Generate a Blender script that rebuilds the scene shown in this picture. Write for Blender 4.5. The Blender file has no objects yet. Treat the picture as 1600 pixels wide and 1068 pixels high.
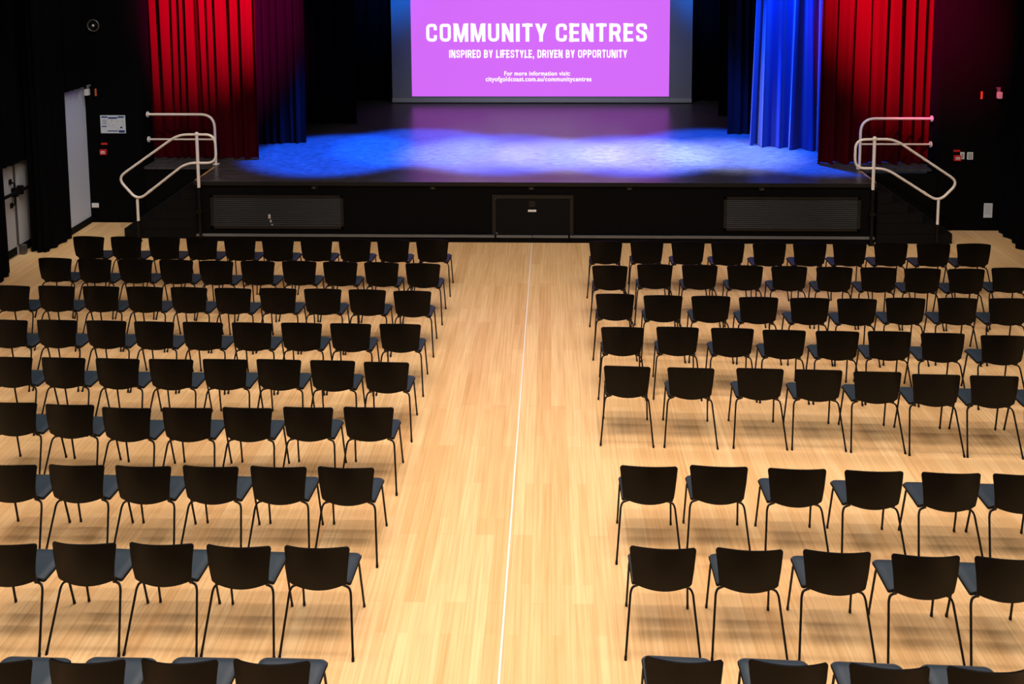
import bpy, bmesh, math, random
from mathutils import Vector, Matrix
random.seed(7)
C = bpy.context.scene
COL = C.collection
PI = math.pi

# ------------------------------------------------------------------ camera
cam_d = bpy.data.cameras.new('camera')
cam = bpy.data.objects.new('camera', cam_d)
COL.objects.link(cam)
cam.matrix_world = Matrix((
    (0.99963437, 0.00141822, 0.02700086, 0.0),
    (0.02672424, 0.09988500, -0.99464004, 0.0),
    (-0.00410760, 0.99499798, 0.09981058, 5.0),
    (0, 0, 0, 1)))
cam_d.sensor_width = 36.0
cam_d.lens = 31.5
cam_d.shift_x = (800 - 822.38) / 1600
cam_d.shift_y = (43.59 - 534) / 1600
cam_d.clip_end = 100
C.camera = cam

# ------------------------------------------------------------------ colour management, world
C.view_settings.view_transform = 'Standard'
C.view_settings.look = 'None'
C.view_settings.exposure = 0.0
C.view_settings.gamma = 1.0
C.view_settings.use_curve_mapping = False
w = bpy.data.worlds.new('world'); C.world = w
w.use_nodes = True
w.node_tree.nodes['Background'].inputs[0].default_value = (0.5, 0.6, 0.8, 1)
w.node_tree.nodes['Background'].inputs[1].default_value = 0.02

# ------------------------------------------------------------------ lights
def aim(o, loc, target):
    o.location = loc
    o.rotation_euler = (Vector(target) - Vector(loc)).to_track_quat('-Z', 'Y').to_euler()

def spot(name, loc, target, watts, color, angle, blend=0.5, radius=0.1, spec=1.0):
    d = bpy.data.lights.new(name, 'SPOT')
    d.energy = watts; d.color = color; d.spot_size = math.radians(angle)
    d.spot_blend = blend; d.shadow_soft_size = radius; d.specular_factor = spec
    o = bpy.data.objects.new(name, d); COL.objects.link(o)
    aim(o, loc, target)
    return o

WARM = (1.0, 0.85, 0.76)
HOUSE = 245
def batten(name, loc, sx, sy, watts, color, spread):
    d = bpy.data.lights.new(name, 'AREA'); d.energy = watts; d.color = color
    d.shape = 'RECTANGLE'; d.size = sx; d.size_y = sy; d.spread = math.radians(spread)
    o = bpy.data.objects.new(name, d); COL.objects.link(o); o.location = loc
    return o
for y, e in ((1.2, 1.0), (3.6, 1.0), (6.0, 0.98), (8.4, 0.9), (10.6, 0.78)):
    batten('house_light_batten', (0.0, y, 8.3), 13.0, 0.3, HOUSE * e, WARM, 135)
batten('aisle_fill', (-0.2, 4.5, 8.5), 1.6, 9.0, 150, WARM, 120)  # soft fill added to lift the aisle and soften chair shadows
# fill spots added to brighten the handrails at the two stage ends
RAIL_FILL = (1.0, 0.90, 0.76)
spot('rail_fill_left', (-4.0, 8.5, 8.4), (-6.7, 14.5, 1.3), 850, RAIL_FILL, 26, 0.6, 0.12)
spot('rail_fill_right', (4.0, 8.5, 8.4), (6.0, 14.4, 1.2), 760, RAIL_FILL, 22, 0.6, 0.12)
spot('corner_fill', (-6.2, 13.4, 7.5), (-8.1, 14.9, 1.4), 320, (0.86, 0.92, 1.0), 40, 0.7, 0.1)  # added spot that brightens the pale corner wall, no known fitting
spot('door_fill', (-7.0, 12.2, 6.0), (-8.5, 13.5, 0.9), 160, (1.0, 0.97, 0.93), 30, 0.9, 0.1)  # added fill so the recessed doors are not left dark

BLUE = (0.003, 0.095, 1.0)
PALE = (0.58, 0.62, 1.0)
for tx, ty, e in ((-4.0, 16.30, 9000), (-2.6, 16.9, 8000), (-0.9, 16.40, 8000), (1.5, 16.30, 8000), (3.2, 16.9, 8000), (4.7, 16.45, 8000)):
    spot('stage_wash_blue', (tx * 0.9, ty - 0.2, 7.6), (tx, ty, 1.0), e * 3.6, BLUE, 31, 0.5, 0.12, 0.6)
for tx, e in ((-1.5, 4500), (0.2, 7000), (1.8, 8000), (3.3, 4800)):
    spot('stage_wash_pale', (tx * 0.9, 16.2, 7.6), (tx, 16.3, 1.0), e * 3.2, PALE, 27, 1.0, 0.12, 0.6)
spot('stage_side_blue', (-1.5, 15.6, 7.0), (4.6, 17.0, 2.8), 1300, (0.0, 0.12, 1.0), 34, 0.6, 0.1)
for x in (-1, 1):
    spot('screen_top_blue', (x * 2.4, 17.6, 7.8), (x * 3.65, 21.4, 4.6), 3600, (0.0, 0.2, 1.0), 30, 1.0, 0.2)
spot('screen_foot_bounce', (0.0, 16.6, 7.6), (0.0, 21.45, 0.6), 700, (0.75, 0.8, 1.0), 70, 1.0, 0.2)  # added spot standing in for light bounced off the stage floor
spot('curtain_red_left', (-2.2, 11.0, 8.2), (-5.65, 15.9, 4.4), 40000, (1.0, 0.0, 0.2), 27, 1.0, 0.1)
spot('curtain_red_right', (3.0, 11.0, 8.2), (6.1, 15.6, 3.9), 30000, (1.0, 0.0, 0.14), 28, 1.0, 0.1)

# ------------------------------------------------------------------ materials
def lin(c):
    return tuple(((v / 255) / 12.92 if v / 255 <= 0.04045 else ((v / 255 + 0.055) / 1.055) ** 2.4) for v in c)

def mat(name, rgb, rough=0.6, spec=0.5, metal=0.0, sheen=0.0, noise=0.0, nscale=20, bump=0.0, emit=None, coat=0.0):
    m = bpy.data.materials.new(name); m.use_nodes = True
    nt = m.node_tree; b = nt.nodes['Principled BSDF']
    c = lin(rgb) + (1,)
    b.inputs['Base Color'].default_value = c
    b.inputs['Roughness'].default_value = rough
    b.inputs['Specular IOR Level'].default_value = spec
    b.inputs['Metallic'].default_value = metal
    b.inputs['Sheen Weight'].default_value = sheen
    b.inputs['Coat Weight'].default_value = coat
    if emit is not None:
        b.inputs['Emission Color'].default_value = lin(rgb) + (1,)
        b.inputs['Emission Strength'].default_value = emit
    if noise or bump:
        tc = nt.nodes.new('ShaderNodeTexCoord'); n = nt.nodes.new('ShaderNodeTexNoise')
        n.inputs['Scale'].default_value = nscale; n.inputs['Detail'].default_value = 4
        nt.links.new(tc.outputs['Object'], n.inputs['Vector'])
        if noise:
            mx = nt.nodes.new('ShaderNodeMix'); mx.data_type = 'RGBA'
            mx.inputs[6].default_value = tuple(v * (1 - noise) for v in c[:3]) + (1,)
            mx.inputs[7].default_value = tuple(min(1, v * (1 + noise)) for v in c[:3]) + (1,)
            nt.links.new(n.outputs['Fac'], mx.inputs[0]); nt.links.new(mx.outputs[2], b.inputs['Base Color'])
        if bump:
            bp = nt.nodes.new('ShaderNodeBump'); bp.inputs['Strength'].default_value = bump
            bp.inputs['Distance'].default_value = 0.004
            nt.links.new(n.outputs['Fac'], bp.inputs['Height']); nt.links.new(bp.outputs[0], b.inputs['Normal'])
    return m

def floor_material():
    m = bpy.data.materials.new('oak_floor_boards'); m.use_nodes = True
    nt = m.node_tree; N = nt.nodes; Lk = nt.links; b = N['Principled BSDF']
    tc = N.new('ShaderNodeTexCoord'); mp = N.new('ShaderNodeMapping')
    mp.inputs['Rotation'].default_value = (0, 0, PI / 2)
    Lk.new(tc.outputs['Object'], mp.inputs['Vector'])
    def brick(c1, c2, mortar, bw, rh, off, ms):
        br = N.new('ShaderNodeTexBrick')
        br.inputs['Color1'].default_value = lin(c1) + (1,); br.inputs['Color2'].default_value = lin(c2) + (1,)
        br.inputs['Mortar'].default_value = lin(mortar) + (1,)
        br.inputs['Scale'].default_value = 1; br.inputs['Brick Width'].default_value = bw
        br.inputs['Row Height'].default_value = rh; br.inputs['Mortar Size'].default_value = ms
        br.offset = off; br.offset_frequency = 2
        Lk.new(mp.outputs[0], br.inputs['Vector']); return br
    b1 = brick((239, 204, 151), (227, 186, 131), (205, 164, 116), 2.1, 0.16, 0.37, 0.0010)
    b2 = brick((255, 255, 255), (246, 240, 232), (250, 246, 240), 1.3, 0.08, 0.61, 0.0005)
    mul = N.new('ShaderNodeMix'); mul.data_type = 'RGBA'; mul.blend_type = 'MULTIPLY'
    mul.inputs[0].default_value = 1.0
    Lk.new(b1.outputs[0], mul.inputs[6]); Lk.new(b2.outputs[0], mul.inputs[7])
    mp2 = N.new('ShaderNodeMapping'); mp2.inputs['Scale'].default_value = (46, 1.1, 1)
    Lk.new(tc.outputs['Object'], mp2.inputs['Vector'])
    n = N.new('ShaderNodeTexNoise'); n.inputs['Scale'].default_value = 1.0; n.inputs['Detail'].default_value = 6
    Lk.new(mp2.outputs[0], n.inputs['Vector'])
    rp = N.new('ShaderNodeValToRGB')
    rp.color_ramp.elements[0].position = 0.3; rp.color_ramp.elements[0].color = (0.78, 0.70, 0.61, 1)
    rp.color_ramp.elements[1].position = 0.62; rp.color_ramp.elements[1].color = (1, 1, 1, 1)
    Lk.new(n.outputs['Fac'], rp.inputs[0])
    mul2 = N.new('ShaderNodeMix'); mul2.data_type = 'RGBA'; mul2.blend_type = 'MULTIPLY'
    mul2.inputs[0].default_value = 0.85
    Lk.new(mul.outputs[2], mul2.inputs[6]); Lk.new(rp.outputs[0], mul2.inputs[7])
    Lk.new(mul2.outputs[2], b.inputs['Base Color'])
    b.inputs['Roughness'].default_value = 0.42
    b.inputs['Specular IOR Level'].default_value = 0.35
    return m

def deck_material():
    m = bpy.data.materials.new('black_stage_floor'); m.use_nodes = True
    nt = m.node_tree; N = nt.nodes; Lk = nt.links; b = N['Principled BSDF']
    tc = N.new('ShaderNodeTexCoord'); mp = N.new('ShaderNodeMapping')
    mp.inputs['Scale'].default_value = (5, 34, 1); mp.inputs['Rotation'].default_value = (0, 0, 0.25)
    Lk.new(tc.outputs['Object'], mp.inputs['Vector'])
    n = N.new('ShaderNodeTexNoise'); n.inputs['Scale'].default_value = 1.6; n.inputs['Detail'].default_value = 9
    n.inputs['Roughness'].default_value = 0.7
    Lk.new(mp.outputs[0], n.inputs['Vector'])
    rp = N.new('ShaderNodeValToRGB')
    rp.color_ramp.elements[0].position = 0.35; rp.color_ramp.elements[0].color = (0.014, 0.014, 0.016, 1)
    rp.color_ramp.elements[1].position = 0.72; rp.color_ramp.elements[1].color = (0.095, 0.095, 0.10, 1)
    Lk.new(n.outputs['Fac'], rp.inputs[0]); Lk.new(rp.outputs[0], b.inputs['Base Color'])
    rr = N.new('ShaderNodeMapRange'); rr.inputs[3].default_value = 0.20; rr.inputs[4].default_value = 0.44
    Lk.new(n.outputs['Fac'], rr.inputs[0]); Lk.new(rr.outputs[0], b.inputs['Roughness'])
    b.inputs['Specular IOR Level'].default_value = 0.55
    return m

M = {
    'floor': floor_material(), 'deck': deck_material(),
    'black': mat('black_paint', (9, 9, 9), 0.75, 0.15, noise=0.15),
    'wallblack': mat('matt_black_wall', (5, 5, 6), 0.95, 0.08),
    'blackdrape': mat('black_wool_drape', (6, 6, 7), 1.0, 0.05),
    'fascia': mat('black_stage_board', (5, 5, 5), 0.8, 0.1, noise=0.25, nscale=9),
    'frame': mat('dark_brown_black_trim', (22, 20, 18), 0.5, 0.35),
    'slat': mat('worn_black_louvre', (22, 22, 20), 0.55, 0.35, noise=0.35, nscale=14),
    'kick': mat('grey_metal_edge_strip', (104, 104, 104), 0.4, 0.5, noise=0.1),
    'whitewall': mat('pale_grey_wall_paint', (196, 204, 222), 0.8, 0.3),
    'door': mat('grey_door_paint', (176, 178, 180), 0.6, 0.4),
    'steel': mat('dull_steel', (120, 118, 112), 0.4, 0.5, metal=0.7),
    'shell': mat('black_brown_plastic', (4, 3, 2), 0.5, 0.13, bump=0.15, nscale=300),
    'pad': mat('blue_black_seat_vinyl', (37, 50, 60), 0.42, 0.65, noise=0.12, nscale=60, bump=0.1),
    'tube': mat('black_steel_tube', (8, 7, 6), 0.45, 0.25),
    'rail': mat('cream_enamel_rail', (236, 228, 218), 0.3, 0.5),
    'wood': mat('pine_edge_strip', (196, 150, 96), 0.6, 0.3),
    'red': mat('red_velour', (62, 1, 9), 0.95, 0.06),
    'bluev': mat('blue_grey_velour', (12, 26, 88), 0.9, 0.12, sheen=0.1),
    'darkv': mat('dark_velour', (8, 7, 15), 0.95, 0.1),
    'screen': mat('screen_fabric', (150, 155, 165), 0.9, 0.1),
    'hem': mat('pale_screen_hem', (185, 188, 195), 0.85, 0.15),
    'image': mat('projected_magenta', (216, 108, 250), 0.9, 0.0, emit=0.95),
    'white_em': mat('projected_white', (255, 252, 255), 0.9, 0.0, emit=1.0),
    'paper': mat('white_printed_card', (205, 214, 226), 0.7, 0.3),
    'ink': mat('blue_print', (28, 62, 128), 0.7, 0.3),
    'grey_ink': mat('grey_print', (140, 140, 150), 0.7, 0.3),
    'redp': mat('red_plastic', (205, 40, 42), 0.45, 0.5),
    'whitep': mat('white_plastic', (225, 228, 230), 0.45, 0.5),
    'orange': mat('orange_plastic', (215, 110, 50), 0.5, 0.5),
    'greyp': mat('grey_plastic', (120, 122, 124), 0.5, 0.5),
    'line': mat('white_line_tape', (232, 226, 222), 0.5, 0.3),
    'dirt': mat('white_scuff', (190, 190, 186), 0.8, 0.2),
}

M['image'].node_tree.nodes['Principled BSDF'].inputs['Base Color'].default_value = lin((90, 60, 100)) + (1,)

# ------------------------------------------------------------------ helpers
def obj(name, bm, m, parent=None, smooth=False, auto=None):
    me = bpy.data.meshes.new(name)
    bmesh.ops.recalc_face_normals(bm, faces=bm.faces)
    bm.to_mesh(me); bm.free()
    ms = m if isinstance(m, (list, tuple)) else [m]
    for x in ms: me.materials.append(x)
    if smooth:
        for p in me.polygons: p.use_smooth = True
        if auto:
            try: me.set_sharp_from_angle(angle=math.radians(auto))
            except Exception: pass
    o = bpy.data.objects.new(name, me); COL.objects.link(o)
    if parent: o.parent = parent
    return o

def tag(o, label, cat, group=None):
    o['label'] = label; o['category'] = cat
    if group: o['group'] = group
    return o

def thing(name, loc, label, cat, group=None):
    o = bpy.data.objects.new(name, None); COL.objects.link(o)
    o.location = loc; o.empty_display_size = 0.2
    return tag(o, label, cat, group)

def struct(name, bm, m, **k):
    o = obj(name, bm, m, **k); o['kind'] = 'structure'; return o

def box(bm, x0, x1, y0, y1, z0, z1, bevel=0.0):
    r = bmesh.ops.create_cube(bm, size=1)
    bmesh.ops.scale(bm, verts=r['verts'], vec=(x1 - x0, y1 - y0, z1 - z0))
    bmesh.ops.translate(bm, verts=r['verts'], vec=((x0 + x1) / 2, (y0 + y1) / 2, (z0 + z1) / 2))
    if bevel:
        es = list({e for v in r['verts'] for e in v.link_edges})
        bmesh.ops.bevel(bm, geom=es, offset=bevel, segments=2, affect='EDGES')
    return bm

def bx(*a, bevel=0.0):
    return box(bmesh.new(), *a, bevel=bevel)

def fillet(pts, r, seg=6, closed=False):
    pts = [Vector(p) for p in pts]; n = len(pts); out = []
    for i in range(n):
        if not closed and i in (0, n - 1): out.append(pts[i]); continue
        p0, p, p1 = pts[(i - 1) % n], pts[i], pts[(i + 1) % n]
        a = (p0 - p); b = (p1 - p); ra = min(r, a.length * 0.48, b.length * 0.48)
        a = a.normalized() * ra; b = b.normalized() * ra
        for k in range(seg + 1):
            t = k / seg
            out.append((p + a) * (1 - t) ** 2 + p * 2 * t * (1 - t) + (p + b) * t ** 2)
    return out

def tube(bm, pts, r, n=10, closed=False):
    pts = [Vector(p) for p in pts]; L = len(pts); rings = []
    prev = None
    for i, p in enumerate(pts):
        if closed: t = pts[(i + 1) % L] - pts[(i - 1) % L]
        else: t = pts[min(i + 1, L - 1)] - pts[max(i - 1, 0)]
        t.normalize()
        if prev is None:
            u = t.orthogonal().normalized()
        else:
            u = (prev - t * prev.dot(t)).normalized()
        prev = u; v = t.cross(u)
        rings.append([bm.verts.new(p + (u * math.cos(2 * PI * k / n) + v * math.sin(2 * PI * k / n)) * r) for k in range(n)])
    m = L if closed else L - 1
    for i in range(m):
        a, b = rings[i], rings[(i + 1) % L]
        if closed and i == L - 1:
            # align the closing ring to avoid a twist
            best = min(range(n), key=lambda s: (a[0].co - b[s].co).length)
            b = b[best:] + b[:best]
        for k in range(n):
            bm.faces.new((a[k], a[(k + 1) % n], b[(k + 1) % n], b[k]))
    if not closed:
        bm.faces.new(rings[0][::-1]); bm.faces.new(rings[-1])
    return bm

def disc(bm, c, axis, r, h, n=24):
    c = Vector(c); axis = Vector(axis).normalized()
    return tube(bm, [c, c + axis * h], r, n)

def slab(grid_top, grid_bot):
    """closed solid from two equally sized vertex grids (lists of columns)"""
    bm = bmesh.new()
    T = [[bm.verts.new(p) for p in c] for c in grid_top]; B = [[bm.verts.new(p) for p in c] for c in grid_bot]
    nu, nv = len(T), len(T[0])
    for i in range(nu - 1):
        for j in range(nv - 1):
            bm.faces.new((T[i][j], T[i + 1][j], T[i + 1][j + 1], T[i][j + 1]))
            bm.faces.new((B[i][j], B[i][j + 1], B[i + 1][j + 1], B[i + 1][j]))
    for i in range(nu - 1):
        bm.faces.new((T[i][0], B[i][0], B[i + 1][0], T[i + 1][0]))
        bm.faces.new((T[i][-1], T[i + 1][-1], B[i + 1][-1], B[i][-1]))
    for j in range(nv - 1):
        bm.faces.new((T[0][j], T[0][j + 1], B[0][j + 1], B[0][j]))
        bm.faces.new((T[-1][j], B[-1][j], B[-1][j + 1], T[-1][j + 1]))
    return bm

# ------------------------------------------------------------------ the hall
SY, SZ = 14.37, 1.01                      # stage front and stage height
struct('floor', bx(-8.9, 8.2, -3.0, 15.6, -0.15, 0.0), M['floor'])
# side walls
bm = bx(-8.55, -8.17, 14.45, 15.6, 0, 9.0)
box(bm, -8.55, -8.17, -3.0, 12.5, 0, 9.0)
box(bm, -8.75, -8.55, -3.0, 15.6, 0, 9.0)
struct('wall_left', bm, M['whitewall'])
struct('wall_right', bx(7.72, 7.95, -3.0, 15.4, 0, 9.0), M['wallblack'])
struct('baseboard_left', bx(-8.17, -8.145, 14.45, 15.31, 0, 0.115, bevel=0.004), M['black'])
# the two piers of black wall beside the stage opening
bm = bx(-8.55, -7.19, 15.31, 15.75, 0, 9.0)
struct('wall_front_left', bm, M['wallblack'])
bm = bx(6.57, 7.72, 15.08, 15.5, 0, 9.0)
struct('wall_front_right', bm, M['wallblack'])
struct('wall_stage_back', bx(-10, 10, 22.0, 22.2, 0, 9.0), M['wallblack'])
struct('wall_stage_left', bx(-10.0, -9.8, 15.75, 22.0, 0, 9.0), M['wallblack'])
struct('wall_stage_right', bx(9.8, 10, 15.5, 22.0, 0, 9.0), M['wallblack'])
struct('ceiling', bx(-10, 10, -3.0, 22.2, 9.0, 9.2), M['wallblack'])

# double doors in the left wall
door = bpy.data.objects.new('door_1', None); COL.objects.link(door); door.location = (-8.5, 13.65, 0)
door['kind'] = 'structure'
def at_door(bm_, name, m, parent, **k):
    o = obj(name, bm_, m, parent, **k); return o
for (y0, y1) in ((-1.1, -0.006), (0.006, 0.79)):
    lf = obj('door_leaf', bx(-0.045, 0, y0, y1, 0.01, 2.3, bevel=0.003), M['door'], door)
    obj('kick_plate', bx(0.0, 0.006, y0 + 0.03, y1 - 0.02, 0.02, 0.15, bevel=0.001), M['black'], lf)
    bm = bmesh.new(); tube(bm, [(0.07, y0 + 0.08, 1.04), (0.07, y1 - 0.05, 1.04)], 0.028, 10)
    for yy in (y0 + 0.08, y1 - 0.05): box(bm, 0.0, 0.09, yy - 0.03, yy + 0.03, 0.97, 1.11, bevel=0.004)
    obj('panic_bar', bm, M['black'], lf, smooth=True, auto=40)
bm = bmesh.new()
tube(bm, fillet([(0.0, -0.10, 1.22), (0.07, -0.10, 1.20), (0.07, -0.10, 0.86), (0.0, -0.10, 0.84)], 0.04), 0.014, 8)
for z in (1.22, 0.84): box(bm, 0, 0.012, -0.135, -0.065, z - 0.04, z + 0.04)
obj('pull_handle', bm, M['black'], door, smooth=True, auto=40)
obj('meeting_strip', bx(0.0, 0.02, -0.02, 0.02, 0.16, 2.28, bevel=0.003), M['steel'], door)
obj('floor_stop', bx(0.02, 0.10, 0.01, 0.10, 0.0, 0.15, bevel=0.01), M['steel'], door)

# thin white line along the aisle
bm = bmesh.new()
vs = [bm.verts.new(p) for p in ((-0.318, 14.34, 0.0), (-0.304, 14.34, 0.0), (-0.388, -2.0, 0.0), (-0.402, -2.0, 0.0))]
f = bm.faces.new(vs); r = bmesh.ops.extrude_face_region(bm, geom=[f])
bmesh.ops.translate(bm, verts=[v for v in r['geom'] if isinstance(v, bmesh.types.BMVert)], vec=(0, 0, 0.0015))
tag(obj('floor_line', bm, M['line']), 'thin white line taped down the middle of the timber aisle', 'line')

# ------------------------------------------------------------------ stage
stage = thing('stage', (-0.3, SY, 0), 'raised black stage with a glossy floor lit blue and magenta', 'stage')
def S(b):          # world-coordinate mesh placed under the stage empty
    bmesh.ops.translate(b, verts=b.verts, vec=(0.3, -SY, 0)); return b
bm = bx(-5.92, 5.30, SY, 15.3, SZ - 0.04, SZ, bevel=0.004)
box(bm, -7.18, 6.56, 15.3, 15.8, SZ - 0.04, SZ); box(bm, -9.8, 9.8, 15.8, 22.0, SZ - 0.04, SZ)
obj('deck', S(bm), M['deck'], stage)
bm = bx(-5.90, 5.28, SY + 0.02, SY + 0.07, 0.0, SZ - 0.04)
box(bm, -5.90, -5.85, SY + 0.07, 15.3, 0, SZ - 0.04); box(bm, 5.23, 5.28, SY + 0.07, 15.05, 0, SZ - 0.04)
box(bm, -7.18, -5.85, 15.32, 15.4, 0, SZ - 0.04); box(bm, 5.23, 6.56, 15.1, 15.18, 0, SZ - 0.04)
obj('fascia', S(bm), M['fascia'], stage)
obj('nosing', S(bx(-5.92, 5.30, SY - 0.012, SY + 0.02, SZ - 0.065, SZ - 0.004, bevel=0.005)), M['frame'], stage)
for (a, b_) in ((-5.90, -0.93), (-0.90, -0.31), (-0.30, 0.285), (0.315, 5.28)):
    obj('kick_strip', S(bx(a, b_, SY - 0.03, SY + 0.02, 0.085, 0.120, bevel=0.004)), M['kick'], stage)
obj('kickboard', S(bx(-5.90, 5.28, SY - 0.02, SY + 0.02, 0.0, 0.085, bevel=0.003)), M['fascia'], stage)
for (x0, x1) in ((-5.657, -3.43), (2.83, 5.05)):
    bm = bmesh.new(); z0, z1 = 0.21, 0.78
    for a in ((x0, x1, z1 - 0.045, z1), (x0, x1, z0, z0 + 0.045), (x0, x0 + 0.05, z0, z1), (x1 - 0.05, x1, z0, z1)):
        box(bm, a[0], a[1], SY, SY + 0.022, a[2], a[3], bevel=0.003)
    fr = obj('louvre_frame', S(bm), M['frame'], stage)
    bm = bmesh.new(); n = 15
    for i in range(n):
        zc = z0 + 0.06 + (z1 - z0 - 0.12) * i / (n - 1)
        vs = [bm.verts.new(p) for p in ((x0 + 0.05, SY + 0.002, zc - 0.012), (x1 - 0.05, SY + 0.002, zc - 0.012),
                                        (x1 - 0.05, SY + 0.018, zc + 0.014), (x0 + 0.05, SY + 0.018, zc + 0.014))]
        f = bm.faces.new(vs); rr = bmesh.ops.extrude_face_region(bm, geom=[f])
        bmesh.ops.translate(bm, verts=[v for v in rr['geom'] if isinstance(v, bmesh.types.BMVert)], vec=(0, 0.003, -0.004))
    obj('louvre_slats', S(bm), M['slat'], stage)
# chips of paint on the left louvre
bm = bmesh.new()
for (x, z, sx, sz) in ((-4.67, 0.42, .018, .035), (-4.65, 0.34, .012, .02), (-4.63, 0.28, .01, .01), (-5.60, 0.95, .03, .006)):
    box(bm, x - sx, x + sx, SY - 0.003, SY + 0.004, z - sz, z + sz)
obj('paint_chips', S(bm), M['dirt'], stage)
# access hatch
bm = bmesh.new()
for a in ((-0.965, 0.373, 0.735, 0.80), (-0.965, -0.905, 0.12, 0.735), (0.31, 0.373, 0.12, 0.735)):
    box(bm, a[0], a[1], SY - 0.005, SY + 0.022, a[2], a[3], bevel=0.003)
obj('hatch_frame', S(bm), M['frame'], stage)
hp = obj('hatch_door', S(bx(-0.90, 0.305, SY + 0.004, SY + 0.022, 0.125, 0.73, bevel=0.002)), M['black'], stage)
bm = bx(-0.365, -0.255, SY - 0.006, SY + 0.006, 0.60, 0.70, bevel=0.003)
tube(bm, fillet([(-0.345, SY - 0.008, 0.70), (-0.345, SY - 0.02, 0.61), (-0.275, SY - 0.02, 0.61), (-0.275, SY - 0.008, 0.70)], 0.02), 0.006, 8)
obj('latch', S(bm), M['frame'], hp, smooth=True, auto=40)
obj('paper_tag', S(bx(-0.375, -0.24, SY - 0.002, SY + 0.005, 0.517, 0.552)), M['whitep'], hp)
bm = bmesh.new(); tube(bm, [(-0.89, SY - 0.012, 0.155), (-0.89, SY + 0.02, 0.155)], 0.014, 12)
tube(bm, [(-0.905, SY - 0.012, 0.735), (-0.905, SY + 0.02, 0.735)], 0.008, 10)
obj('hinge_bolt', S(bm), M['steel'], hp, smooth=True, auto=40)
for x in (-3.91, -1.945, -0.32, 1.29, 3.44):
    bm = bx(x - 0.045, x + 0.045, SY - 0.004, SY + 0.022, 0.885, 0.935, bevel=0.004)
    fx = obj('socket_plate', S(bm), M['frame'], stage)
    bm = bmesh.new(); tube(bm, [(x, SY - 0.012, 0.91), (x, SY, 0.91)], 0.011, 12)
    obj('socket_pin', S(bm), M['steel'], fx, smooth=True, auto=40)
obj('edge_strip', S(bx(-5.935, -5.90, SY + 0.10, 15.3, SZ - 0.02, SZ + 0.006, bevel=0.002)), M['wood'], stage)
obj('edge_strip', S(bx(5.28, 5.315, SY + 0.10, 15.15, SZ - 0.02, SZ + 0.006, bevel=0.002)), M['wood'], stage)

# side steps of the stage
def steps(x_in, x_out, y0, y1, label):
    n = 5; s = -1 if x_out < x_in else 1
    t = thing('stage_steps', ((x_in + x_out) / 2, (y0 + y1) / 2, 0), label, 'steps', 'black steps at the stage ends')
    ox, oy = (x_in + x_out) / 2, (y0 + y1) / 2
    run = abs(x_out - x_in) / n
    for i in range(n):
        a = x_in + s * run * i; b = x_out - s * 0.0
        h0 = SZ * (n - 1 - i) / n + (SZ / n) - SZ / n
        top = SZ - SZ / n * (i + 1) + SZ / n * 0.0 + 0.0
        top = SZ * (n - i) / (n + 1)
        bot = SZ * (n - i - 1) / (n + 1) if i < n - 1 else 0
        xs = sorted((x_in, a + s * run))
        obj('step', bx(xs[0] - ox, xs[1] - ox, y0 - oy, y1 - oy, bot, top - 0.002, bevel=0.004), M['black'], t)
        xt = sorted((a + s * (run - 0.03), a + s * run))
        obj('step_edge', bx(xt[0] - ox, xt[1] - ox, y0 - oy + 0.02, y1 - oy - 0.02, top - 0.002, top + 0.003), M['frame'], t)
    return t
steps(-5.935, -7.17, SY + 0.10, 15.29, 'black timber steps at the left end of the stage')
steps(5.32, 6.55, SY + 0.02, 15.05, 'black timber steps at the right end of the stage')

# ------------------------------------------------------------------ handrails
def front_rail(side, y, P, post_hi, post_lo, label, ztop, zlo):
    """P: outline of the loop (x, z)"""
    ox = post_hi[0]
    t = thing('stair_handrail', (ox, y, 0), label, 'handrail', 'cream stair handrails')
    pts = fillet([(x - ox, 0, z) for x, z in P], 0.16, 6, closed=True)
    obj('rail_loop', tube(bmesh.new(), pts, 0.021, 12, closed=True), M['rail'], t, smooth=True)
    bm = tube(bmesh.new(), [(0, 0, 0.93), (0, 0, ztop)], 0.026, 14)
    obj('post', bm, M['rail'], t, smooth=True, auto=40)
    bm = tube(bmesh.new(), [(0, 0, 0.0), (0, 0, 0.93)], 0.024, 14)
    box(bm, -0.05, 0.05, -0.03, 0.03, 0.50, 0.56, bevel=0.005); box(bm, -0.045, 0.045, -0.035, 0.035, 0.0, 0.012)
    obj('post_base', bm, M['tube'], t, smooth=True, auto=40)
    bm = bmesh.new(); bmesh.ops.create_uvsphere(bm, u_segments=16, v_segments=10, radius=0.036)
    bmesh.ops.translate(bm, verts=bm.verts, vec=(0, 0, ztop - 0.02))
    obj('collar', bm, M['rail'], t, smooth=True)
    lx = post_lo - ox
    obj('post', tube(bmesh.new(), [(lx, 0, 0.36), (lx, 0, zlo)], 0.022, 14), M['rail'], t, smooth=True, auto=40)
    bm = tube(bmesh.new(), [(lx, 0, 0.0), (lx, 0, 0.36)], 0.022, 14); box(bm, lx - 0.045, lx + 0.045, -0.035, 0.035, 0.0, 0.012)
    obj('post_base', bm, M['tube'], t, smooth=True, auto=40)
    s = 1 if side == 'left' else -1
    jx = lx + s * 0.22; jz = zlo + (0.134 if side == 'left' else 0.092)
    obj('joint_sleeve', tube(bmesh.new(), [(jx - s * 0.03, 0, jz - 0.022), (jx + s * 0.03, 0, jz + 0.022)], 0.0245, 14), M['rail'], t, smooth=True, auto=40)
    return t
front_rail('left', 14.30, [(-5.506, 1.816), (-6.11, 1.816), (-7.16, 1.083), (-6.834, 0.702), (-6.00, 1.341), (-5.496, 1.341)],
           (-5.805, 0), -6.843, 'cream looped handrail on the left stage steps, nearest the chairs', 1.845, 0.73)
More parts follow.
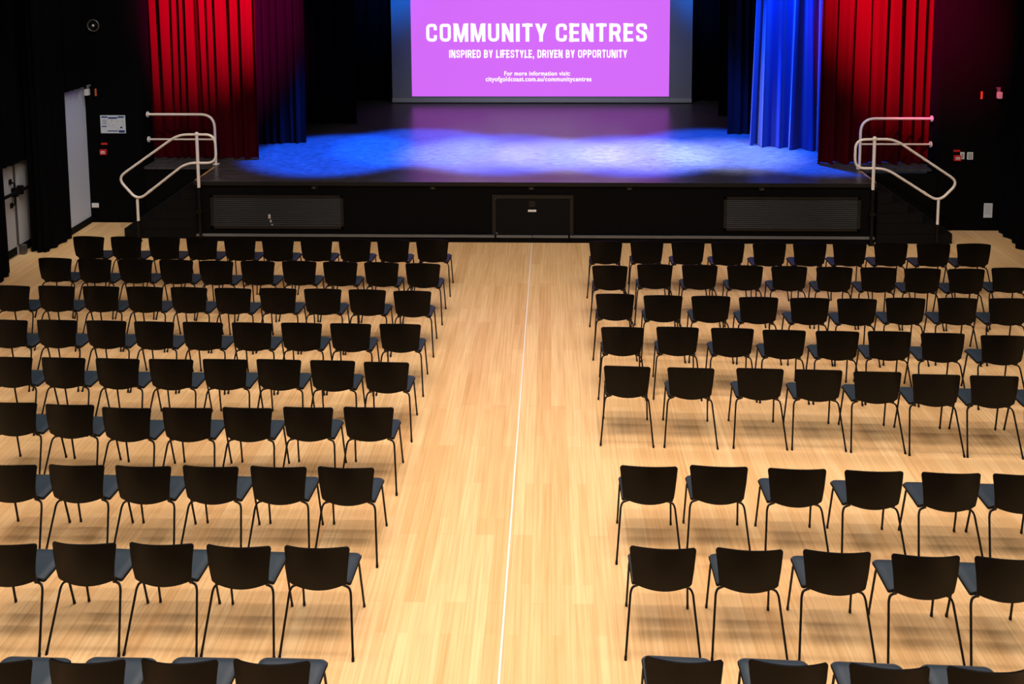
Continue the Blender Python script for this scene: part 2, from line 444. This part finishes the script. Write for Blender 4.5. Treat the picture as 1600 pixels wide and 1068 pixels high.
front_rail('right', 14.30, [(4.906, 1.753), (5.52, 1.762), (6.575, 1.058), (6.266, 0.730), (5.40, 1.281), (4.906, 1.281)],
           (5.207, 0), 6.262, 'cream looped handrail on the right stage steps, nearest the chairs', 1.79, 0.78)
def rear_rail(y, xw, xi, z_top, z_mid, label):
    s = 1 if xw > xi else -1
    t = thing('stage_guard_rail', (xi, y, SZ + 0.001), label, 'handrail', 'stage guard rails fixed to the wall')
    L = (xw - xi)
    bm = tube(bmesh.new(), fillet([(0, 0, 0.0), (0, 0, z_top - SZ), (L - s * 0.02, 0, z_top - SZ)], 0.25, 10), 0.023, 12)
    obj('top_rail', bm, M['rail'], t, smooth=True, auto=60)
    obj('mid_rail', tube(bmesh.new(), [(0.0, 0, z_mid - SZ), (L - s * 0.02, 0, z_mid - SZ)], 0.016, 12), M['rail'], t, smooth=True, auto=60)
    for z in (z_top, z_mid):
        bm = disc(bmesh.new(), (L - s * 0.035, 0, z - SZ), (s, 0, 0), 0.052, 0.02)
        obj('wall_flange', bm, M['rail'], t, smooth=True, auto=40)
    obj('floor_flange', disc(bmesh.new(), (0, 0, 0.001), (0, 0, 1), 0.058, 0.012), M['rail'], t, smooth=True, auto=40)
rear_rail(15.49, -7.175, -5.96, 1.912, 1.462, 'cream guard rail at the left rear of the stage steps, against the red curtain')
rear_rail(15.32, 6.56, 5.335, 1.888, 1.44, 'cream guard rail lit pink beside the right red curtain')

# ------------------------------------------------------------------ curtains
def curtain(name, path, z0, z1, m, label, cat='curtain', amp=0.07, pitch=0.22, group=None, seed=0, drift=0.06, nz=14, flare=0.0, per=None):
    """hanging cloth along a floor path with pleats, 8 mm thick"""
    rnd = random.Random(seed)
    P = [Vector((x, y, 0)) for x, y in path]
    segs = [(P[i + 1] - P[i]).length for i in range(len(P) - 1)]; tot = sum(segs)
    n = max(24, int(tot / pitch * 14))
    def at(s):
        for i, L in enumerate(segs):
            if s <= L or i == len(segs) - 1:
                d = (P[i + 1] - P[i]).normalized(); return P[i] + d * s, Vector((-d.y, d.x, 0)), d
            s -= L
    k = int(tot / pitch) + 4
    wid = [rnd.uniform(0.55, 1.5) for _ in range(k)]; am = [rnd.uniform(0.5, 1.25) for _ in range(k)]
    sw = sum(wid[:k - 3]); wid = [v * tot / sw for v in wid]
    dr = [rnd.uniform(-1, 1) for _ in range(k)]
    cols_f, cols_b = [], []
    for i in range(n + 1):
        s = tot * i / n
        acc = 0; j = 0
        while j < k - 1 and acc + wid[j] < s: acc += wid[j]; j += 1
        u = (s - acc) / wid[j]
        base, nr, d = at(s)
        cf, cb = [], []
        for q in range(nz + 1):
            v = q / nz; z = z0 + (z1 - z0) * v
            a = amp * ((am[j] * (1 - u) + am[j + 1 if j + 1 < k else j] * u)) * (1 + flare * (1 - v) ** 2)
            off = a * (math.cos(2 * PI * u) * -0.5 - 0.16 * math.cos(4 * PI * u + dr[j] * 2))
            off += 0.15 * amp * math.sin(9 * s + 3 * v + seed)
            sh = drift * (dr[j] * (1 - u) + dr[min(j + 1, k - 1)] * u) * (0.5 - v)
            p = base + nr * off + d * sh + Vector((0, 0, z))
            cf.append(p); cb.append(p + nr * 0.008)
        cols_f.append(cf); cols_b.append(cb)
    o = obj(name, slab(cols_f, cols_b), m, smooth=True, auto=70)
    return tag(o, label, cat, group)

curtain('stage_curtain', [(-7.75, 15.98), (-5.29, 15.92)], SZ + 0.01, 8.0, M['red'], 'red velour stage curtain hanging at the left of the stage', seed=3, amp=0.13, pitch=0.2)
curtain('stage_curtain', [(4.71, 15.66), (7.0, 15.70)], SZ + 0.01, 8.0, M['red'], 'red velour stage curtain hanging at the right of the stage', seed=11, amp=0.19, pitch=0.27)
curtain('wing_curtain', [(3.93, 17.05), (4.95, 16.62), (5.9, 16.55)], SZ + 0.01, 8.0, M['bluev'], 'blue-lit wing curtain with wide folds beside the right red curtain', seed=21, amp=0.15, pitch=0.26, flare=0.5, drift=0.2)
curtain('wing_curtain', [(3.57, 18.05), (5.0, 18.05)], SZ + 0.01, 8.0, M['darkv'], 'dark navy wing curtain behind the bright blue-lit curtain on the right', seed=22, amp=0.06, pitch=0.2)
curtain('wing_curtain', [(-7.0, 16.85), (-4.78, 17.2)], SZ + 0.01, 8.0, M['darkv'], 'dark purple wing curtain just behind the left red curtain', seed=23, amp=0.07, pitch=0.2)
curtain('wing_curtain', [(-6.2, 18.9), (-4.2, 19.0)], SZ + 0.01, 8.0, M['blackdrape'], 'black wing curtain between the purple curtain and the screen', seed=24, amp=0.07, pitch=0.22)
curtain('wing_curtain', [(3.75, 19.9), (6.2, 19.9)], SZ + 0.01, 8.0, M['blackdrape'], 'black wing curtain between the screen and the navy curtain', seed=25, amp=0.07, pitch=0.22)
curtain('backdrop_curtain', [(-9.0, 21.8), (9.0, 21.8)], SZ + 0.01, 8.5, M['blackdrape'], 'black backdrop curtain across the back of the stage behind the screen', seed=26, amp=0.06, pitch=0.3)
curtain('side_curtain', [(-8.33, 13.80), (-8.11, 13.74), (-8.07, 14.44)], 0.01, 8.0, M['blackdrape'], 'black floor-length curtain between the left doors and the pale wall', seed=31, amp=0.07, pitch=0.2)
curtain('side_curtain', [(-8.02, 9.5), (-8.04, 12.4), (-8.2, 12.86)], 0.01, 8.0, M['blackdrape'], 'black floor-length curtain at the far left edge before the doors', seed=32, amp=0.12, pitch=0.26)
curtain('side_curtain', [(-8.11, 14.56), (-8.11, 15.28)], 2.46, 8.0, M['blackdrape'], 'short black curtain gathered above the pale wall in the left corner', seed=33, amp=0.04, pitch=0.12)
curtain('side_curtain', [(-8.42, 12.56), (-8.42, 13.90)], 1.50, 8.0, M['blackdrape'], 'black curtain piece hanging over the top of the grey doors', seed=34, amp=0.03, pitch=0.12)
curtain('side_curtain', [(7.62, 14.98), (7.56, 14.4), (7.50, 9.5)], 0.01, 8.0, M['blackdrape'], 'black floor-length curtain along the right side of the hall', seed=35, amp=0.10, pitch=0.26)

# ------------------------------------------------------------------ screen with its projected slide
scr = thing('projection_screen', (-0.23, 21.45, SZ), 'large grey projection screen showing a magenta slide with white headline', 'screen')
def W(b): bmesh.ops.translate(b, verts=b.verts, vec=(0.23, -21.45, -SZ)); return b
obj('screen_cloth', W(bx(-3.85, 3.40, 21.45, 21.47, SZ + 0.015, 6.6)), M['screen'], scr)
obj('bottom_batten', W(bx(-3.86, 3.41, 21.44, 21.48, SZ + 0.002, SZ + 0.02, bevel=0.004)), M['tube'], scr)
obj('bottom_hem', W(bx(-3.857, 3.404, 21.443, 21.452, SZ + 0.02, SZ + 0.125, bevel=0.003)), M['hem'], scr)
img = obj('projected_slide', W(bx(-3.37, 2.855, 21.444, 21.449, 1.18, 4.70)), M['image'], scr)
def text(body, x0, x1, z0, z1, bold, parent, name='slide_text', space=1.0, y=21.441, cap=True):
    cu = bpy.data.curves.new('t', 'FONT'); cu.body = body; cu.size = 1; cu.offset = bold; cu.space_character = space
    cu.resolution_u = 6
    o = bpy.data.objects.new('t', cu); COL.objects.link(o)
    dg = bpy.context.evaluated_depsgraph_get(); dg.update()
    me = bpy.data.meshes.new_from_object(o.evaluated_get(dg))
    bpy.data.objects.remove(o)
    xs = [v.co.x for v in me.vertices]
    a, b = min(xs), max(xs)
    capy0, capy1 = -bold, 0.729 + bold      # baseline to cap height of the built-in face
    for v in me.vertices:
        X = x0 + (v.co.x - a) / (b - a) * (x1 - x0); Z = z0 + (v.co.y - capy0) / (capy1 - capy0) * (z1 - z0)
        v.co = (X + 0.23, y - 21.45, Z - SZ)
    me.name = name; me.materials.clear(); me.materials.append(M['white_em'])
    t = bpy.data.objects.new(name, me); COL.objects.link(t); t.parent = parent
    return t
def rect(a, b, c, d): return [(a, b), (c, b), (c, d), (a, d)]
def loop(pts, r=0.2, t=0.172):
    """a thick stroke along a rounded path, as quads"""
    P = [Vector((x, y, 0)) for x, y in pts]; P = fillet(P, r, 7); q = []
    L, R_ = [], []
    for i, p in enumerate(P):
        d = (P[min(i + 1, len(P) - 1)] - P[max(i - 1, 0)]).normalized(); n = Vector((-d.y, d.x, 0)) * t / 2
        L.append(p + n); R_.append(p - n)
    for i in range(len(P) - 1):
        q.append([(v.x, v.y) for v in (L[i], L[i + 1], R_[i + 1], R_[i])])
    return q
GL = {
 'I': (0.21, [rect(0, 0, .21, 1)]),
 'C': (0.62, loop([(.525, .64), (.525, .91), (.095, .91), (.095, .09), (.525, .09), (.525, .36)])),
 'O': (0.64, loop([(.32, .91), (.095, .91), (.095, .09), (.545, .09), (.545, .91), (.32, .91)])),
 'M': (0.82, [rect(0, 0, .19, 1), rect(.63, 0, .82, 1), [(0, 1), (.26, 1), (.47, 0), (.35, 0)], [(.56, 1), (.82, 1), (.47, 0), (.35, 0)]]),
 'N': (0.64, [rect(0, 0, .19, 1), rect(.45, 0, .64, 1), [(0, 1), (.22, 1), (.64, 0), (.42, 0)]]),
 'U': (0.64, loop([(.095, 1), (.095, .09), (.545, .09), (.545, 1)], .22)),
 'T': (0.58, [rect(0, .83, .58, 1), rect(.19, 0, .39, 1)]),
 'Y': (0.66, [[(0, 1), (.22, 1), (.43, .36), (.23, .36)], [(.66, 1), (.44, 1), (.23, .36), (.43, .36)], rect(.23, 0, .43, .40)]),
 'E': (0.53, [rect(0, 0, .2, 1), rect(0, 0, .53, .17), rect(0, .42, .49, .58), rect(0, .83, .53, 1)]),
 'F': (0.51, [rect(0, 0, .2, 1), rect(0, .42, .47, .58), rect(0, .83, .51, 1)]),
 'L': (0.51, [rect(0, 0, .2, 1), rect(0, 0, .51, .17)]),
 'P': (0.62, [rect(0, 0, .2, 1)] + loop([(.1, .91), (.525, .91), (.525, .46), (.1, .46)], .17, .18)),
 'R': (0.65, [rect(0, 0, .2, 1), [(.30, .47), (.50, .50), (.65, 0), (.44, 0)]] + loop([(.1, .91), (.535, .91), (.535, .47), (.1, .47)], .17, .18)),
 'D': (0.64, [rect(0, 0, .2, 1)] + loop([(.1, .91), (.545, .91), (.545, .09), (.1, .09)], .22, .18)),
 'B': (0.63, [rect(0, 0, .2, 1)] + loop([(.1, .91), (.515, .91), (.515, .52), (.1, .52)], .16, .17) + loop([(.1, .50), (.54, .50), (.54, .085), (.1, .085)], .16, .17)),
 'S': (0.62, loop([(.52, .68), (.52, .91), (.1, .91), (.1, .60), (.52, .42), (.52, .09), (.1, .09), (.1, .33)], .19)),
 'V': (0.66, [[(0, 1), (.22, 1), (.43, 0), (.23, 0)], [(.66, 1), (.44, 1), (.23, 0), (.43, 0)]]),
 ',': (0.21, [rect(0, 0, .2, .19), [(.09, .0), (.2, .0), (.10, -.2), (.0, -.2)]]),
}
def caps(body, x0, x1, z0, z1, track, parent, name, y=21.436):
    polys = []; cx_ = 0
    for ch in body:
        if ch == ' ': cx_ += 0.26 + track; continue
        w_, ps = GL[ch]
        polys += [[(px + cx_, pz) for px, pz in p] for p in ps]; cx_ += w_ + track
    tot = cx_ - track; bm = bmesh.new()
    for p in polys:
        lo = [bm.verts.new((x0 + px / tot * (x1 - x0) + 0.23, y - 21.45, z0 + pz * (z1 - z0) - SZ)) for px, pz in p]
        bm.faces.new(lo)
    me = bpy.data.meshes.new(name); bm.to_mesh(me); bm.free(); me.materials.append(M['white_em'])
    o = bpy.data.objects.new(name, me); COL.objects.link(o); o.parent = parent
caps('COMMUNITY', -3.004, -0.085, 2.518, 2.952, 0.145, img, 'headline_word')
caps('CENTRES', 0.125, 2.317, 2.518, 2.952, 0.145, img, 'headline_word')
caps('INSPIRED BY LIFESTYLE, DRIVEN BY OPPORTUNITY', -2.451, 1.844, 2.126, 2.314, 0.13, img, 'strapline')
text('For more information visit:', -1.12, 0.475, 1.690, 1.805, 0.022, img, space=1.1)
text('cityofgoldcoast.com.au/communitycentres', -1.571, 0.985, 1.549, 1.672, 0.022, img, space=1.1)

# ------------------------------------------------------------------ things on the black walls
LY, RY = 15.31, 15.08
t = thing('round_wall_speaker', (-7.95, LY, 3.515), 'small round grey grille high on the black wall, upper left', 'speaker')
obj('rim', tube(bmesh.new(), [(0.098 * math.cos(a * PI / 16), -0.014, 0.098 * math.sin(a * PI / 16)) for a in range(32)], 0.014, 8, closed=True), M['steel'], t, smooth=True)
bm = bmesh.new()
for r in (0.03, 0.05, 0.07):
    tube(bm, [(r * math.cos(a * PI / 14), -0.012, r * math.sin(a * PI / 14)) for a in range(28)], 0.005, 6, closed=True)
for a in range(6): tube(bm, [(0, -0.010, 0), (0.095 * math.cos(a * PI / 3), -0.010, 0.095 * math.sin(a * PI / 3))], 0.004, 6)
obj('grille', bm, M['frame'], t, smooth=True)
bm = bmesh.new(); bmesh.ops.create_uvsphere(bm, u_segments=14, v_segments=8, radius=0.022); bmesh.ops.translate(bm, verts=bm.verts, vec=(0, -0.015, 0))
obj('centre_cap', bm, M['whitep'], t, smooth=True)

t = thing('evacuation_plan', (-7.69, LY, 1.773), 'white framed plan with blue bands on the black wall beside the left rail', 'sign')
obj('board', bx(-0.222, 0.222, -0.012, 0, -0.16, 0.16, bevel=0.002), M['paper'], t)
bm = bmesh.new()
box(bm, -0.20, -0.09, -0.014, -0.012, 0.118, 0.142); box(bm, -0.08, 0.08, -0.014, -0.012, 0.100, 0.128); box(bm, 0.09, 0.20, -0.014, -0.012, 0.118, 0.145)
box(bm, -0.20, -0.11, -0.014, -0.012, -0.045, -0.03); box(bm, -0.10, 0.09, -0.014, -0.012, -0.125, -0.11); box(bm, 0.10, 0.205, -0.014, -0.012, -0.145, -0.105)
box(bm, 0.13, 0.165, -0.014, -0.012, -0.07, -0.04)
obj('blue_print', bm, M['ink'], t)
bm = bmesh.new(); rr = random.Random(5)
for i in range(16):
    x = rr.uniform(-0.08, 0.17); z = rr.uniform(-0.09, 0.07)
    if i % 2: box(bm, x, x + rr.uniform(.02, .05), -0.0135, -0.012, z, z + .004)
    else: box(bm, x, x + .004, -0.0135, -0.012, z, z + rr.uniform(.02, .04))
for i in range(7): box(bm, -0.19, -0.12 + 0.01 * (i % 3), -0.0135, -0.012, 0.075 - i * .013, 0.079 - i * .013)
obj('grey_print', bm, M['grey_ink'], t)
obj('red_marker', bx(0.0, 0.014, -0.014, -0.012, -0.02, -0.006), M['redp'], t)

def call_point(x, y, z, lx, lz, label_a, label_b):
    t = thing('fire_call_point', (x, y, z), label_a, 'alarm', 'red fire call points')
    obj('housing', bx(-0.058, 0.058, -0.045, 0, -0.048, 0.048, bevel=0.005), M['redp'], t)
    bm = bx(-0.035, 0.035, -0.048, -0.045, -0.022, 0.022)
    obj('white_panel', bm, M['whitep'], t)
    bm = bx(-0.022, -0.014, -0.05, -0.048, -0.015, 0.015); box(bm, -0.006, 0.004, -0.05, -0.048, -0.015, 0.010); box(bm, 0.012, 0.022, -0.05, -0.048, -0.015, 0.013)
    obj('red_print', bm, M['redp'], t)
    o = obj('call_point_sign', bx(-0.056, 0.056, -0.006, 0, -0.018, 0.018, bevel=0.002), M['redp'])
    o.location = (lx, y, lz); tag(o, label_b, 'sign', 'narrow red signs above the call points')
call_point(-7.88, LY, 1.278, -7.867, 1.423, 'red fire call point on the black wall left of the stage', 'narrow red sign above the call point, left of the stage')
call_point(6.88, RY, 1.266, 6.875, 1.386, 'red fire call point on the black wall right of the stage', 'narrow red sign above the call point, right of the stage')

def plate(name, x, y, z, w_, h, label, cat, m='whitep', lines=0):
    t = thing(name, (x, y, z), label, cat)
    obj('plate', bx(-w_ / 2, w_ / 2, -0.010, 0, -h / 2, h / 2, bevel=0.002), M[m], t)
    return t
t = plate('power_outlet', -8.083, LY, 0.312, 0.125, 0.08, 'white power outlet low on the black wall beside the pale wall', 'outlet')
for dx in (-0.03, 0.03): obj('socket', bx(dx - 0.018, dx + 0.018, -0.013, -0.010, -0.02, 0.02, bevel=0.002), M['whitep'], t)
t = plate('light_switch', 6.968, RY, 1.303, 0.07, 0.122, 'white switch plate touching the red call point, right of the stage', 'switch')
for dz in (-0.03, 0.0, 0.03): obj('rocker', bx(-0.012, 0.012, -0.014, -0.010, dz - 0.009, dz + 0.009), M['greyp'], t)
t = plate('light_switch', 7.098, RY, 1.300, 0.098, 0.127, 'wider white switch plate, further right from the red call point', 'switch')
for dx in (-0.018, 0.018):
    for dz in (-0.035, 0.0, 0.035): obj('rocker', bx(dx - 0.012, dx + 0.012, -0.014, -0.010, dz - 0.011, dz + 0.011), M['greyp'], t)
t = plate('wall_notice', 7.442, RY, 0.354, 0.145, 0.25, 'small pale blue panel low on the black wall at the right', 'panel', 'paper')
bm = bmesh.new()
for i in range(6): box(bm, -0.055, 0.05, -0.0115, -0.010, 0.09 - i * 0.03, 0.096 - i * 0.03)
obj('print', bm, M['grey_ink'], t)
# small high-level devices
for (x, y, z, xo, m, lab, lab2) in ((-8.09, LY, 2.353, -7.962, 'whitep', 'small white sensor box on a bracket above the pale wall corner', 'small orange strip on the black wall above the evacuation plan'),
                         (7.512, RY, 2.35, 7.238, 'whitep', 'small white sensor box on a bracket, top right black wall', 'small orange strip high on the right black wall')):
    t = thing('sensor_box', (x, y, z), lab, 'sensor')
    obj('housing', bx(-0.035, 0.035, -0.10, -0.03, -0.055, 0.055, bevel=0.006), M[m], t)
    bm = bx(-0.012, 0.012, -0.06, 0.0, 0.055, 0.12); box(bm, -0.03, 0.04, -0.02, 0.0, 0.10, 0.125, bevel=0.003)
    obj('bracket', bm, M['greyp'], t)
    t = thing('orange_strip', (xo, y, z - 0.01), lab2, 'sign')
    obj('strip', bx(-0.014, 0.014, -0.03, -0.008, -0.065, 0.065, bevel=0.003), M['orange'], t)
    obj('backing', bx(-0.02, 0.02, -0.008, 0, -0.07, 0.07), M['black'], t)

# ------------------------------------------------------------------ the chair
def panel_grid(off):
    cols = []
    nu, nv = 25, 9
    for i in range(nu):
        u = math.sin((i / (nu - 1) - 0.5) * PI); au = abs(u)
        ru, rv = 0.08, 0.07
        cut = 0.0
        if au > 1 - ru: cut = 1 - math.sqrt(max(0, 1 - ((au - 1 + ru) / ru) ** 2))
        v0, v1 = cut * 0.04, 1 - cut * rv
        c = []
        for j in range(nv):
            v = v0 + (v1 - v0) * j / (nv - 1)
            x = u * (0.203 + 0.030 * v)
            q = 1 - u * u
            y = -0.150 - (0.026 + 0.070 * v) * q - 0.012 * math.sin(PI * v)
            z = (0.498 - 0.036 * q) * (1 - v) + (0.776 + 0.047 * q) * v
            # thickness direction: roughly the sheet's normal
            nx, ny = -u * 0.55, 1.0
            L = math.hypot(nx, ny)
            c.append((x + nx / L * off, y + ny / L * off, z))
        cols.append(c)
    return cols

def seat_grid(zoff, grow, bottom=False):
    cols = []; nu, nv = 21, 15
    for i in range(nu):
        u = math.sin((i / (nu - 1) - 0.5) * PI); au = abs(u); r = 0.10
        cut = 1 - math.sqrt(max(0, 1 - ((au - 1 + r) / r) ** 2)) if au > 1 - r else 0
        v0, v1 = cut * 0.08, 1 - cut * 0.10
        c = []
        for j in range(nv):
            t = (1 - math.cos(PI * j / (nv - 1))) / 2
            v = v0 + (v1 - v0) * t
            hw = 0.204 + 0.014 * v + grow
            x = u * hw; y = -0.065 - grow + (0.322 + 2 * grow) * v
            z = 0.458
            if not bottom:
                z -= 0.020 * max(0, (au - 0.78) / 0.22) ** 2 + 0.022 * max(0, (v - 0.82) / 0.18) ** 2
                z -= 0.006 * (1 - u * u) * math.sin(PI * v)
            else:
                z = 0.458 - 0.020 * max(0, (au - 0.78) / 0.22) ** 2 - 0.022 * max(0, (v - 0.82) / 0.18) ** 2
            c.append((x, y, z + zoff))
        cols.append(c)
    return cols

def make_chair():
    t = bpy.data.objects.new('stacking_chair', None); COL.objects.link(t); t.empty_display_size = 0.2
    obj('backrest', slab(panel_grid(0.0), panel_grid(0.011)), M['shell'], t, smooth=True, auto=50)
    obj('seat_cushion', slab(seat_grid(0.0, 0.0), seat_grid(-0.016, 0.0, True)), M['pad'], t, smooth=True, auto=60)
    obj('seat_shell', slab(seat_grid(-0.012, 0.006, True), seat_grid(-0.024, 0.004, True)), M['shell'], t, smooth=True, auto=50)
    fr = bmesh.new()
    for s in (-1, 1):
        tube(fr, [(s * 0.16, -0.06, 0.425), (s * 0.185, 0.16, 0.425)], 0.009, 8)
        # connectors that carry the back
        tube(fr, fillet([(s * 0.165, -0.04, 0.428), (s * 0.178, -0.115, 0.450), (s * 0.180, -0.13, 0.56)], 0.03, 4), 0.011, 8)
    tube(fr, [(-0.17, 0.05, 0.425), (0.17, 0.05, 0.425)], 0.009, 8)
    obj('seat_frame', fr, M['tube'], t, smooth=True, auto=50)
    for s in (-1, 1):
        pr = fillet([(s * 0.259, -0.25, 0.008), (s * 0.219, -0.105, 0.395), (s * 0.205, -0.090, 0.424), (s * 0.150, -0.065, 0.428)], 0.035, 6)
        rl = obj('leg', tube(bmesh.new(), pr, 0.0085, 10), M['tube'], t, smooth=True, auto=50)
        obj('foot_cap', tube(bmesh.new(), [(s * 0.2597, -0.2530, 0.0), (s * 0.2575, -0.2438, 0.025)], 0.0105, 10), M['tube'], rl, smooth=True, auto=50)
        pf = fillet([(s * 0.228, 0.258, 0.008), (s * 0.213, 0.178, 0.424), (s * 0.175, 0.13, 0.426)], 0.035, 6)
        fl = obj('leg', tube(bmesh.new(), pf, 0.0085, 10), M['tube'], t, smooth=True, auto=50)
        obj('foot_cap', tube(bmesh.new(), [(s * 0.2283, 0.2595, 0.0), (s * 0.2274, 0.2549, 0.025)], 0.0105, 10), M['tube'], fl, smooth=True, auto=50)
    return t

def copy_tree(o, parent=None):
    c = o.copy(); COL.objects.link(c)
    if parent: c.parent = parent
    for ch in list(o.children): copy_tree(ch, c)
    return c

ROWS = [
    ('left', 1, [(-1.662, 12.351, -0.9), (-2.171, 12.343, -0.9), (-2.709, 12.348, -0.9), (-3.265, 12.367, -0.9), (-3.823, 12.359, -0.9), (-4.376, 12.378, -0.9), (-4.926, 12.397, -0.9), (-5.485, 12.402, -0.9), (-6.024, 12.408, -0.9), (-6.567, 12.414, -0.9)]),
    ('left', 2, [(-1.662, 11.428, -1.2), (-2.196, 11.457, -1.2), (-2.732, 11.472, -1.2), (-3.28, 11.486, -1.2), (-3.827, 11.485, -1.2), (-4.38, 11.479, -1.2), (-4.938, 11.508, -1.2), (-5.504, 11.522, -1.2), (-6.032, 11.526, -1.2), (-6.593, 11.553, -1.2)]),
    ('left', 3, [(-1.665, 10.52, -0.9), (-2.209, 10.552, -0.9), (-2.754, 10.567, -0.9), (-3.297, 10.578, -0.9), (-3.837, 10.569, -0.9), (-4.394, 10.588, -0.9), (-4.947, 10.595, -0.9), (-5.499, 10.602, -0.9), (-6.054, 10.603, -0.9), (-6.61, 10.604, -0.9)]),
    ('left', 4, [(-1.656, 9.597, -0.5), (-2.203, 9.599, -0.5), (-2.742, 9.606, -0.5), (-3.283, 9.603, -0.5), (-3.852, 9.607, -0.5), (-4.395, 9.611, -0.5), (-4.942, 9.626, -0.5), (-5.511, 9.635, -0.5), (-6.009, 9.626, -0.5)]),
    ('left', 5, [(-1.646, 8.71, -0.4), (-2.171, 8.735, -0.4), (-2.709, 8.746, -0.4), (-3.27, 8.742, -0.4), (-3.828, 8.732, -0.4), (-4.382, 8.737, -0.4), (-4.948, 8.746, -0.4), (-5.497, 8.75, -0.4)]),
    ('left', 6, [(-1.651, 7.846, -0.2), (-2.193, 7.835, -0.2), (-2.743, 7.816, -0.2), (-3.297, 7.805, -0.2), (-3.837, 7.795, -0.2), (-4.392, 7.84, -0.2), (-4.899, 7.868, -0.2)]),
    ('left', 7, [(-1.644, 6.922, 0.4), (-2.178, 6.922, 0.4), (-2.722, 6.916, 0.4), (-3.277, 6.907, 0.4), (-3.833, 6.911, 0.4), (-4.385, 6.905, 0.4)]),
    ('left', 8, [(-1.637, 5.983, 0.2), (-2.186, 5.981, 0.2), (-2.74, 5.993, 0.2), (-3.282, 5.988, 0.2), (-3.843, 5.97, 0.2)]),
    ('left', 9, [(-1.644, 4.989, 1.0), (-2.17, 4.984, 1.0), (-2.715, 4.973, 1.0), (-3.262, 4.963, 1.0)]),
    ('right', 1, [(0.769, 12.32, -0.3), (1.344, 12.329, -0.3), (1.91, 12.311, -0.3), (2.454, 12.293, -0.3), (3.025, 12.275, -0.3), (3.582, 12.283, -0.3), (4.134, 12.292, -0.3), (4.7, 12.3, -0.3), (5.279, 12.296, -0.3), (5.825, 12.291, -0.3)]),
    ('right', 2, [(0.767, 11.389, -0.7), (1.353, 11.444, -0.7), (1.93, 11.43, -0.7), (2.51, 11.416, -0.7), (3.069, 11.403, -0.7), (3.642, 11.382, -0.7), (4.198, 11.376, -0.7), (4.743, 11.355, -0.7), (5.291, 11.348, -0.7), (5.867, 11.391, -0.7)]),
    ('right', 3, [(0.767, 10.469, -0.6), (1.331, 10.434, -0.6), (1.892, 10.427, -0.6), (2.447, 10.402, -0.6), (3.039, 10.387, -0.6), (3.586, 10.374, -0.6), (4.161, 10.406, -0.6), (4.767, 10.413, -0.6), (5.357, 10.413, -0.6)]),
    ('right', 4, [(0.779, 9.559, -1.9), (1.384, 9.572, -1.9), (1.974, 9.554, -1.9), (2.518, 9.517, -1.9), (3.086, 9.499, -1.9), (3.641, 9.504, -1.9), (4.191, 9.471, -1.9), (4.802, 9.423, -1.9)]),
    ('right', 5, [(0.761, 8.667, -2.1), (1.384, 8.646, -2.1), (2.061, 8.645, -2.1), (2.626, 8.629, -2.1), (3.185, 8.6, -2.1), (3.709, 8.555, -2.1), (4.254, 8.537, -2.1), (4.816, 8.528, -2.1)]),
    ('right', 6, [(0.788, 6.986, -1.2), (1.352, 6.998, -1.2), (1.966, 6.975, -1.2), (2.568, 6.958, -1.2), (3.167, 6.944, -1.2), (3.721, 6.933, -1.2)]),
    ('right', 7, [(0.783, 6.025, -1.5), (1.381, 6.021, -1.5), (1.981, 6.011, -1.5), (2.574, 5.984, -1.5), (3.135, 5.967, -1.5)]),
    ('right', 8, [(0.786, 5.056, -1.0), (1.394, 5.048, -1.0), (1.976, 5.035, -1.0), (2.535, 5.025, -1.0)]),
]
ORD = ['', 'first', 'second', 'third', 'fourth', 'fifth', 'sixth', 'seventh', 'eighth', 'ninth', 'tenth']
proto = make_chair(); used = False
for side, row, seats in ROWS:
    last = row == (9 if side == 'left' else 8)
    rn = 'front row' if row == 1 else (('nearest row, %s from the stage' % ORD[row]) if last else '%s row from the stage' % ORD[row])
    sg = -1 if side == 'left' else 1; prev = None
    for i, (x, y, a) in enumerate(seats):
        if prev is not None and abs(x - prev) < 0.548: x = prev + sg * 0.548
        prev = x
        c = copy_tree(proto) if used else proto; used = True
        c.location = (x, y, 0)
        c.rotation_euler = (0, 0, math.radians(-1.2 + 0.35 * a + random.uniform(-0.8, 0.8)))
        pos = 'aisle seat' if i == 0 else '%s seat from the aisle' % ORD[i + 1]
        lab = 'black four-legged chair, %s block, %s, %s' % (side, rn, pos)
        tag(c, lab, 'chair', 'black chairs in rows facing the stage')
